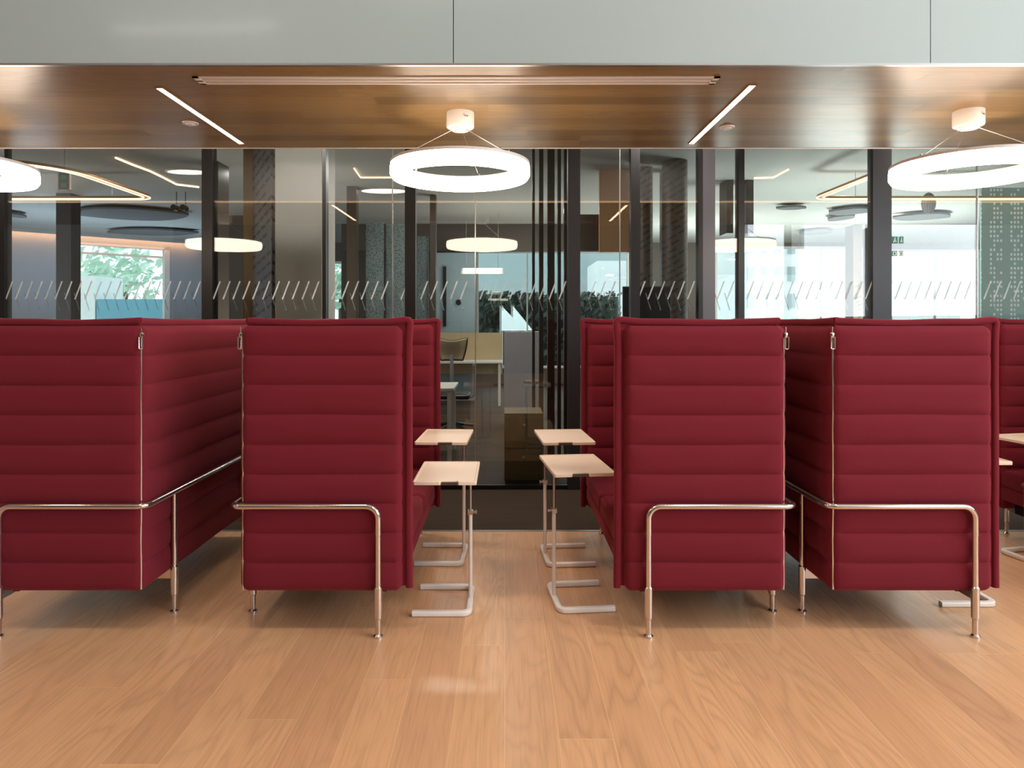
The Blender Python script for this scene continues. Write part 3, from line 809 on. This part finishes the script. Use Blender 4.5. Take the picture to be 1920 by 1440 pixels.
# bar stool
root = empty('bar_stool', (PX(1001, 8.4), 8.4, 0))
b = MB(); b.cyl((0, 0, .655), .13, .035, 28, .125); b.build('seat', 'seat_brown', root, bevel=.004)
b = MB(); b.cyl((0, 0, .02), .018, .64, 14); b.build('post', 'black_plastic', root)
b = MB(); b.cyl((0, 0, 0), .17, .02, 28, .15); b.build('base', 'black_plastic', root)
b = MB(); b.tube([(.11*math.cos(t*math.pi/10), .11*math.sin(t*math.pi/10), .25) for t in range(20)], .008, 8, True); b.tube([(-.11, 0, .25), (.11, 0, .25)], .006, 8); b.build('foot_ring', 'black_plastic', root)
tag(root, 'round bar stool with brown seat behind the glass, left of the slats', 'stool')
# mesh office chair
root = empty('mesh_office_chair', (PX(848, 8.6), 8.55, 0))
b = MB(); nu, nv = 20, 14; vs = []; fs = []
for j in range(nv+1):
    v = j/nv
    hw = .135+.05*math.sin(v*math.pi*.5)+.01*v
    for i in range(nu+1):
        u = -1+2*i/nu
        dip = -.035*(1-u*u)**2*max(0, (v-.75)/.25)+.012*abs(u)**3*v
        vs.append((u*hw, .03*math.cos(v*3)-.05*(u*u)+.02, .93+.27*v+dip*.8))
for j in range(nv):
    for i in range(nu):
        a = j*(nu+1)+i; fs.append((a, a+1, a+nu+2, a+nu+1))
b.add(vs, fs); bk = b.build('backrest', 'mesh_brown', root, ang=80); sm = bk.modifiers.new('thickness', 'SOLIDIFY'); sm.thickness = .012
edge = [vs[i] for i in range(nu+1)]+[vs[j*(nu+1)+nu] for j in range(1, nv+1)]+[vs[nv*(nu+1)+i] for i in range(nu-1, -1, -1)]+[vs[j*(nu+1)] for j in range(nv-1, 0, -1)]
b = MB(); b.tube(edge, .011, 8, True); b.build('back_rim', 'dark_brown', bk, ang=80)
b = MB(); b.rbox(-.22, .22, -.05, .40, .44, .50, .025, 4); b.build('seat', 'black_plastic', root)
b = MB(); b.tube(fillet([(0, .18, .43), (0, -.04, .46), (0, -.05, 1.0)], .06), .022, 10); b.build('back_support', 'cabinet_grey', root)
for s in (-1, 1):
    b = MB(); b.tube(fillet([(s*.10, .15, .43), (s*.27, .14, .46), (s*.27, .12, .86)], .06), .016, 10); b.tube([(s*.27, .02, .87), (s*.27, .27, .87)], .02, 10)
    b.build('armrest', 'cabinet_grey', root)
b = MB(); b.cyl((0, .17, .10), .028, .34, 16); b.build('gas_lift', 'black_plastic', root)
b = MB()
for k in range(5):
    a = 2*math.pi*k/5+.3; b.tube([(0, .17, .12), (.27*math.cos(a), .17+.27*math.sin(a), .075)], .02, 8); b.cyl((.27*math.cos(a)-.012, .17+.27*math.sin(a), .03), .03, .024, 14, axis='X')
b.build('star_base', 'black_plastic', root)
tag(root, 'brown mesh office chair with curved top behind the glass, left of the aisle', 'office chair')
# display
root = empty('display_monitor', (PX(1213, 6.9), 6.95, 0)); x0, x1 = PX(1168, 6.9)-PX(1213, 6.9), PX(1258, 6.9)-PX(1213, 6.9); zt = PZ(537, 6.9)
b = MB(); b.box(x0, x1, -.05, -.01, zt-.34, zt); b.build('bezel', 'black_plastic', root, bevel=.004)
b = MB(); b.box(x0+.012, x1-.012, -.053, -.05, zt-.325, zt-.012); b.build('screen', 'screen_black', root)
b = MB(); b.box(-.035, .035, -.008, .02, .02, zt-.1); b.build('stand', 'black_plastic', root)
b = MB(); b.cyl((0, 0, 0), .2, .02, 28); b.build('foot', 'black_plastic', root)
tag(root, 'black display monitor on a stand behind the glass above the right sofa', 'monitor')

# slim bar pendant
Y = 11.2; root = empty('bar_pendant_light', (PX(904, Y), Y, ZC)); zz = PZ(508, Y)-ZC; hw = (941-866)/2*Y/F
b = MB(); b.cyl((-hw, 0, zz), .045, 2*hw, 16, axis='X'); b.build('tube', 'lamp_white', root)
for sx in (-1, 1):
    b = MB(); b.cyl((sx*hw-.015, 0, zz), .048, .03, 16, axis='X'); b.build('end_cap', 'white_paint', root)
    b = MB(); b.tube([(sx*hw*.8, 0, zz+.04), (sx*hw*.8, 0, 0)], .003, 6); b.build('suspension_wire', 'steel', root)
tag(root, 'slim white bar pendant behind the glass, in front of the pale blue door', 'pendant light')

# looped line pendants
def loop_pendant(cx, cy, hw, hd, z, label, rr=.7):
    root = empty('loop_pendant_light', (cx, cy, ZC))
    path = []
    for sx, sy, a0 in ((1, 1, 0), (-1, 1, 90), (-1, -1, 180), (1, -1, 270)):
        for i in range(13):
            a = math.radians(a0+90*i/12); r = .18 if sy > 0 else rr
            path.append((sx*(hw-r)+r*math.cos(a), sy*(hd-r)+r*math.sin(a), z-ZC))
    b = MB(); b.sweep(path, rrect(.075, .03, .004), True, up=(0, 0, 1)); b.build('body', 'brass', root)
    for off in (-.034, .034):
        b = MB(); b.sweep([(p[0], p[1], p[2]) for p in path], [(a+off, c-.018) for a, c in rrect(.016, .010, .003)], True, up=(0, 0, 1)); b.build('light_line', 'warm_line', root)
    for sx in (-.8, .8):
        for sy in (-.95, .95):
            b = MB(); b.tube([(sx*(hw-.1), sy*hd*.99, z-ZC+.01), (sx*(hw-.1), sy*hd*.99, 0)], .003, 6); b.build('suspension_wire', 'steel', root)
    tag(root, label, 'pendant light', 'warm looped pendants behind the glass')
loop_pendant(-6.1, 7.22, 1.88, .97, 2.9, 'warm glowing looped line pendant behind the glass at left')
loop_pendant(5.62, 7.22, 1.90, .97, 2.9, 'warm glowing looped line pendant behind the glass at right')
# warm ceiling lines
def ceil_line(pts, z, label, r=.011):
    b = MB(); b.tube([(PX(px, (z-H)*F/(CY-py)), (z-H)*F/(CY-py), z) for px, py in pts], r, 8)
    tag(b.build('ceiling_light_line', 'warm_line'), label, 'light line', 'thin light lines on the office ceiling')
ceil_line([(217, 296), (246, 308), (281, 321), (302, 331), (331, 346), (373, 351)], ZC-.012, 'thin wavy amber light line on the office ceiling, left')
ceil_line([(1414, 334), (1450, 333), (1478, 318)], ZC-.012, 'bent amber light line on the office ceiling right of the dark columns')
ceil_line([(664, 316), (676, 333), (735, 333)], ZC-.012, 'pale bent light line on the office ceiling left of the middle ring', .008)
# oval lit recesses
for px, py, rx, L in ((352, 320, .26, 'oval recessed light in the office ceiling by the left black mullion'),
                      (720, 356, .34, 'oval recessed light in the office ceiling below the middle ring')):
    Y = (ZC-H)*F/(CY-py); root = empty('oval_ceiling_light', (PX(px, Y), Y, ZC))
    b = MB(); n = 40; rings = [[(rx*k*math.cos(2*math.pi*i/n), rx*.55*k*math.sin(2*math.pi*i/n), z) for i in range(n)] for k, z in ((.9, -.001), (.9, -.012))]
    b.loft(rings, True, True); b.build('lens', 'lamp_white', root)
    b = MB(); rings = [[(rx*k*math.cos(2*math.pi*i/n), rx*.55*k*math.sin(2*math.pi*i/n), z) for i in range(n)] for k, z in ((.9, 0), (1, 0), (1, -.02), (.9, -.02))]
    b.loft(rings, closed=True); b.build('trim_ring', 'white_paint', root)
    tag(root, L, 'ceiling light', 'oval ceiling lights in the office')
# dark acoustic baffles under the office ceiling
def baffle(px0, px1, y0, y1, label, m='baffle'):
    z = ZC-.07; pc = (px0+px1)/2; yc = (y0+y1)/2; Y = (z-H)*F/(CY-yc); x = PX(pc, Y)
    hw = (px1-px0)/2*Y/F; Yn, Yf = (z-H)*F/(CY-y0), (z-H)*F/(CY-y1); hd = (Yf-Yn)/2
    root = empty('acoustic_baffle', (x, (Yn+Yf)/2, ZC))
    b = MB(); n = 36; poly = []
    for i in range(n):
        a = 2*math.pi*i/n; c, s = math.cos(a), math.sin(a)
        poly.append((hw*c, hd*math.copysign(abs(s)**1.7, s)))
    b.prism(poly, -.07, -.04); b.build('panel', m, root)
    for sx in (-.6, .6):
        b = MB(); b.tube([(sx*hw, 0, -.045), (sx*hw, 0, 0)], .004, 6); b.build('hanger', 'steel', root)
    tag(root, label, 'acoustic panel', 'lens-shaped baffles under the office ceiling')
baffle(138, 352, 391, 414, 'largest lens-shaped baffle on the office ceiling, seen through the left pane')
baffle(200, 372, 431, 442, 'thin far lens-shaped baffle above the left window')
baffle(2, 42, 399, 409, 'small lens-shaped baffle at the far left edge of the glass')
baffle(1555, 1634, 391, 404, 'lens-shaped baffle left of the wide grey mullion, nearer one')
baffle(1555, 1600, 404, 415, 'small lens-shaped baffle left of the wide grey mullion, under the nearer one')
baffle(1674, 1782, 401, 414, 'lens-shaped baffle right of the wide grey mullion, below the oval pendant')
baffle(1500, 1560, 432, 441, 'faint far lens-shaped baffle above the white window on the right')
baffle(1455, 1512, 388, 394, 'slim lens-shaped baffle right of the black mullion pair')
# track spots
for px, L in ((331, 'left of two tiny black ceiling spotlights near the left mullion'), (348, 'right of two tiny black ceiling spotlights near the left mullion')):
    Y = 9.4; root = empty('ceiling_spotlight', (PX(px, Y), Y, ZC))
    b = MB(); b.tube([(0, 0, 0), (0, 0, -.17)], .006, 8); b.build('stem', 'black_plastic', root)
    b = MB(); b.cyl((-.02, -.05, -.22), .04, .10, 16, axis='Y'); b.build('spot_head', 'black_plastic', root)
    tag(root, L, 'spotlight', 'black ceiling spotlights')
# hanging exit sign at left
Y = 7.0; root = empty('hanging_exit_sign', (PX(121, Y), Y, ZC)); zz = PZ(340, Y)-ZC
b = MB(); b.box(-.055, .055, -.01, .01, zz-.085, zz+.085); b.build('sign_plate', 'mullion_grey', root)
b = MB(); 
for q in (-1, 1):
    b.box(-.03, .03, -.013, -.01, zz+q*.04-.022, zz+q*.04+.022)
b.build('pictogram', 'green_sign', root)
b = MB(); b.box(-.06, .06, -.012, .012, zz+.085, zz+.093); b.box(-.06, .06, -.012, .012, zz-.093, zz-.085); b.box(-.06, -.052, -.012, .012, zz-.093, zz+.093); b.box(.052, .06, -.012, .012, zz-.093, zz+.093); b.build('sign_frame', 'steel', root)
b = MB(); b.tube([(0, 0, zz+.09), (0, 0, 0)], .004, 8); b.build('rod', 'steel', root)
tag(root, 'small framed hanging sign behind the left pane, under the looped pendant', 'sign')
# woven oval pendant
Y = 8.6; root = empty('woven_pendant_lamp', (PX(1741, Y), Y, ZC)); zz = PZ(381, Y)-ZC
b = MB(); b.sphere((0, 0, zz), .078, .078, .128, 20, 14); sh = b.build('lamp_shade', 'wicker', root)
b = MB()
for k in range(8):
    a = math.pi*k/8; b.tube([(.079*math.cos(a)*math.cos(t), .079*math.sin(a)*math.cos(t), zz+.13*math.sin(t)) for t in [2*math.pi*j/24 for j in range(24)]], .004, 5, True)
b.build('woven_ribs', 'dark_brown', sh)
b = MB(); b.tube([(0, 0, zz+.125), (0, 0, 0)], .003, 6); b.build('cord', 'black_plastic', root)
tag(root, 'small dark woven oval pendant hanging behind the right panes', 'pendant lamp')
# dotted board and side screens at right
block('dotted_board', 'dotted_board', 1840, 1960, 8.4, .03, 0, PZ(352, 8.4), 'teal board covered in white dots at the right frame edge', 'board')
pil('column_8', 'slotted_column', 1600, 1617, 12.6, .3)
pil('column_9', 'mullion_grey', 1628, 1640, 13.0, .2)

# ------------------------------------------------------------------ outside
b = MB(); b.box(-60, 60, 16.2, 90, -.6, -.5); b.box(-60, -14.5, 0, 16.2, -.6, -.5); struct(b.build('ground_outside', 'pavement'))
def building(name, px0, px1, ytop, Y, dep, mat, label, rows, cols, wmat):
    x0, x1, zt = PX(px0, Y), PX(px1, Y), PZ(ytop, Y); root = empty(name, ((x0+x1)/2, Y, -.5)); w = (x1-x0)/2
    b = MB(); b.box(-w, w, 0, dep, 0, zt+.5); b.build('facade', mat, root)
    for r in range(rows):
        for c in range(cols):
            cx = -w+(c+.5)*2*w/cols; cz = (zt+.5)*(r+.6)/(rows+.2); ww, wh = w/cols*.55, (zt+.5)/rows*.25
            b = MB(); b.box(cx-ww, cx+ww, -.04, .02, cz-wh, cz+wh); b.build('building_window', wmat, root)
    tag(root, label, 'building', 'buildings outside the windows')
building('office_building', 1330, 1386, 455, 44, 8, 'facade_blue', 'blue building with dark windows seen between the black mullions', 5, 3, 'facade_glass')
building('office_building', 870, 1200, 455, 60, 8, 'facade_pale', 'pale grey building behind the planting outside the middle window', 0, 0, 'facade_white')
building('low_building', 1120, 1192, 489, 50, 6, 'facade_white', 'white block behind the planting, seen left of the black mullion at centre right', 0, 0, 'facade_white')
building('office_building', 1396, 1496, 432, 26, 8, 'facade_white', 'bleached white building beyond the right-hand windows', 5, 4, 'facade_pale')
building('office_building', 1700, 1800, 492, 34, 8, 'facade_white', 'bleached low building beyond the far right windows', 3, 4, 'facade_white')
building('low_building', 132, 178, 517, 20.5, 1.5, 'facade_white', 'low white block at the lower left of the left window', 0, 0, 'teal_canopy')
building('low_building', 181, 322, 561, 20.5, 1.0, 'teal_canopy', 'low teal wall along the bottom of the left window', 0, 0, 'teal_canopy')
# tree outside the left window
def tree(px, Y, zc, r, label):
    root = empty('tree', (PX(px, Y), Y, -.5)); b = MB(); rnd = random.Random(px)
    for k in range(300):
        d = Vector((rnd.gauss(0, 1), rnd.gauss(0, 1), rnd.gauss(0, .8))).normalized()*r*(rnd.random()**.4)
        c = Vector((0, 0, zc+.5))+d; s = rnd.uniform(.12, .28)
        u = Vector((rnd.gauss(0, 1), rnd.gauss(0, 1), rnd.gauss(0, 1))).normalized(); v = u.orthogonal().normalized(); w = u.cross(v)*.5
        b.add([c-v*s, c+w*s, c+v*s, c-w*s], [(0, 1, 2, 3)])
    b.build('foliage', 'leaf', root)
    b = MB(); b.cyl((0, 0, 0), .16, zc-r*.2+.5, 12, .08); b.build('trunk', 'dark_brown', root)
    tag(root, label, 'tree', 'trees outside the left window')
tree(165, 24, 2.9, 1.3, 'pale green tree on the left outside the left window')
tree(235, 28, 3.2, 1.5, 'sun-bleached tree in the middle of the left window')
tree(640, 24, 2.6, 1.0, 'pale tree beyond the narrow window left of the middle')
# white shade sails outside the middle window
for k, (a0, a1, L) in enumerate(((940, 985, 'left white triangular shade sail seen through the middle glass'), (962, 1000, 'right pale triangular shade sail seen through the middle glass'))):
    Y = 19+k*.6; b = MB(); z0, z1 = PZ(620, Y), PZ(572, Y)
    p = [(PX(a0, Y), Y, z0), (PX(a1, Y), Y+.2, z0), (PX(a0, Y), Y+.8, z1)]
    b.add(p+[(x, y+.03, z) for x, y, z in p], [(0, 1, 2), (5, 4, 3), (0, 3, 4, 1), (1, 4, 5, 2), (2, 5, 3, 0)])
    root = b.build('shade_sail', 'sail_white'); tag(root, L, 'shade sail', 'shade sails')
    b = MB(); b.cyl((PX(a0, Y), Y+.8, -.5), .05, z1+.5, 10); b.cyl((PX(a1, Y), Y+.2, -.5), .04, z0+.5, 10); b.build('mast', 'steel', root)
b = MB(); rnd = random.Random(5)
b.box(PX(880, 24.7), PX(1160, 24.7), 24.7, 24.9, -.5, 2.3)
for k in range(2000):
    c = Vector((rnd.uniform(PX(880, 24), PX(1160, 24)), 24+rnd.uniform(-.5, .5), -.5+2.9*rnd.random()**.8)); s = rnd.uniform(.1, .2)
    u = Vector((rnd.gauss(0, 1), rnd.gauss(0, 1), rnd.gauss(0, 1))).normalized(); v = u.orthogonal().normalized(); w = u.cross(v)*.5
    b.add([c-v*s, c+w*s, c+v*s, c-w*s], [(0, 1, 2, 3)])
tag(b.build('hedge', 'hedge_leaf'), 'dark planting outside the middle window behind the shade sails', 'hedge', None, 'stuff')

# ------------------------------------------------------------------ light
def area(name, loc, rot, sx, sy, power, col):
    l = bpy.data.lights.new(name, 'AREA'); l.shape = 'RECTANGLE'; l.size = sx; l.size_y = sy; l.energy = power; l.color = col
    o = bpy.data.objects.new(name, l); COL.objects.link(o); o.location = loc; o.rotation_euler = [math.radians(a) for a in rot]; return o
for k, y in enumerate((-5.1, -1.7, 1.4)):
    area('daylight_right', (6.45, y, 2.8), (0, 90, 0), 2.6, 2.9, 156, (.88, .95, 1))
for x, y, p in ((-4.5, 1.7, 21), (-1.2, 1.75, 24), (1.8, 1.75, 36), (4.4, 1.7, 30), (-3, -3.2, 12), (2.5, -3.2, 14)):
    area('hall_downlight', (x, y, 4.38), (0, 0, 0), .5, .5, p, (1, .87, .76))
for x in (-4.6, -1.9, 1.4, 4.0):
    area('added_corridor_fill', (x, 5.15, ZC-.01), (20, 0, 0), .3, .3, 46 if x == -1.9 else 20, (1, .93, .88))  # added lamps hidden by the soffit, brightening the pillar behind the glass
for x, y, p in ((-6.5, 9.6, 18), (-3.2, 8.2, 14), (-.6, 7.9, 55), (.5, 11, 25), (4.3, 8.6, 60), (6.5, 11.5, 80), (3.5, 12.5, 80)):
    area('added_office_fill', (x, y, ZC-.01), (0, 0, 0), .2, .2, p, (1, .95, .88))  # added fill lamps that lift the dim office interior
# added fill lamps, out of sight behind the sofas, brightening the office ceiling
for x, y, p, c in ((-6.3, 8.2, 22, (1, .9, .8)), (-7.6, 11.2, 75, (.62, .8, 1)), (-6.2, 13.0, 45, (.62, .8, 1)), (-2.6, 8.0, 20, (1, .9, .8)), (.2, 10.5, 40, (1, .93, .86)),
                   (4.2, 8.6, 100, (.9, 1, .98)), (6.5, 11.5, 200, (.9, 1, .98)), (3.6, 12.5, 170, (.9, 1, .98))):
    area('added_ceiling_fill', (x, y, 1.15), (180, 0, 0), .9, .9, p, c)
w = bpy.data.worlds.new('world'); SC.world = w; w.use_nodes = True
bg = w.node_tree.nodes['Background']; bg.inputs[0].default_value = (.86, .95, 1, 1); bg.inputs[1].default_value = 3.5

# ------------------------------------------------------------------ camera
cam = bpy.data.cameras.new('camera'); co = bpy.data.objects.new('camera', cam); COL.objects.link(co)
co.location = (0, 0, H); co.rotation_euler = (math.pi/2, 0, 0)
cam.sensor_width = 36; cam.lens = 24.0; cam.shift_x = (960-CX)/1920; cam.shift_y = -(720-CY)/1920
cam.clip_start = .05; cam.clip_end = 300
SC.camera = co
SC.view_settings.view_transform = 'Standard'; SC.view_settings.look = 'None'
SC.view_settings.exposure = 0; SC.view_settings.gamma = 1
SC.cycles.use_denoising = True
SC.cycles.max_bounces = 10; SC.cycles.transparent_max_bounces = 16
SC.cycles.sample_clamp_indirect = 6
bpy.context.view_layer.update()
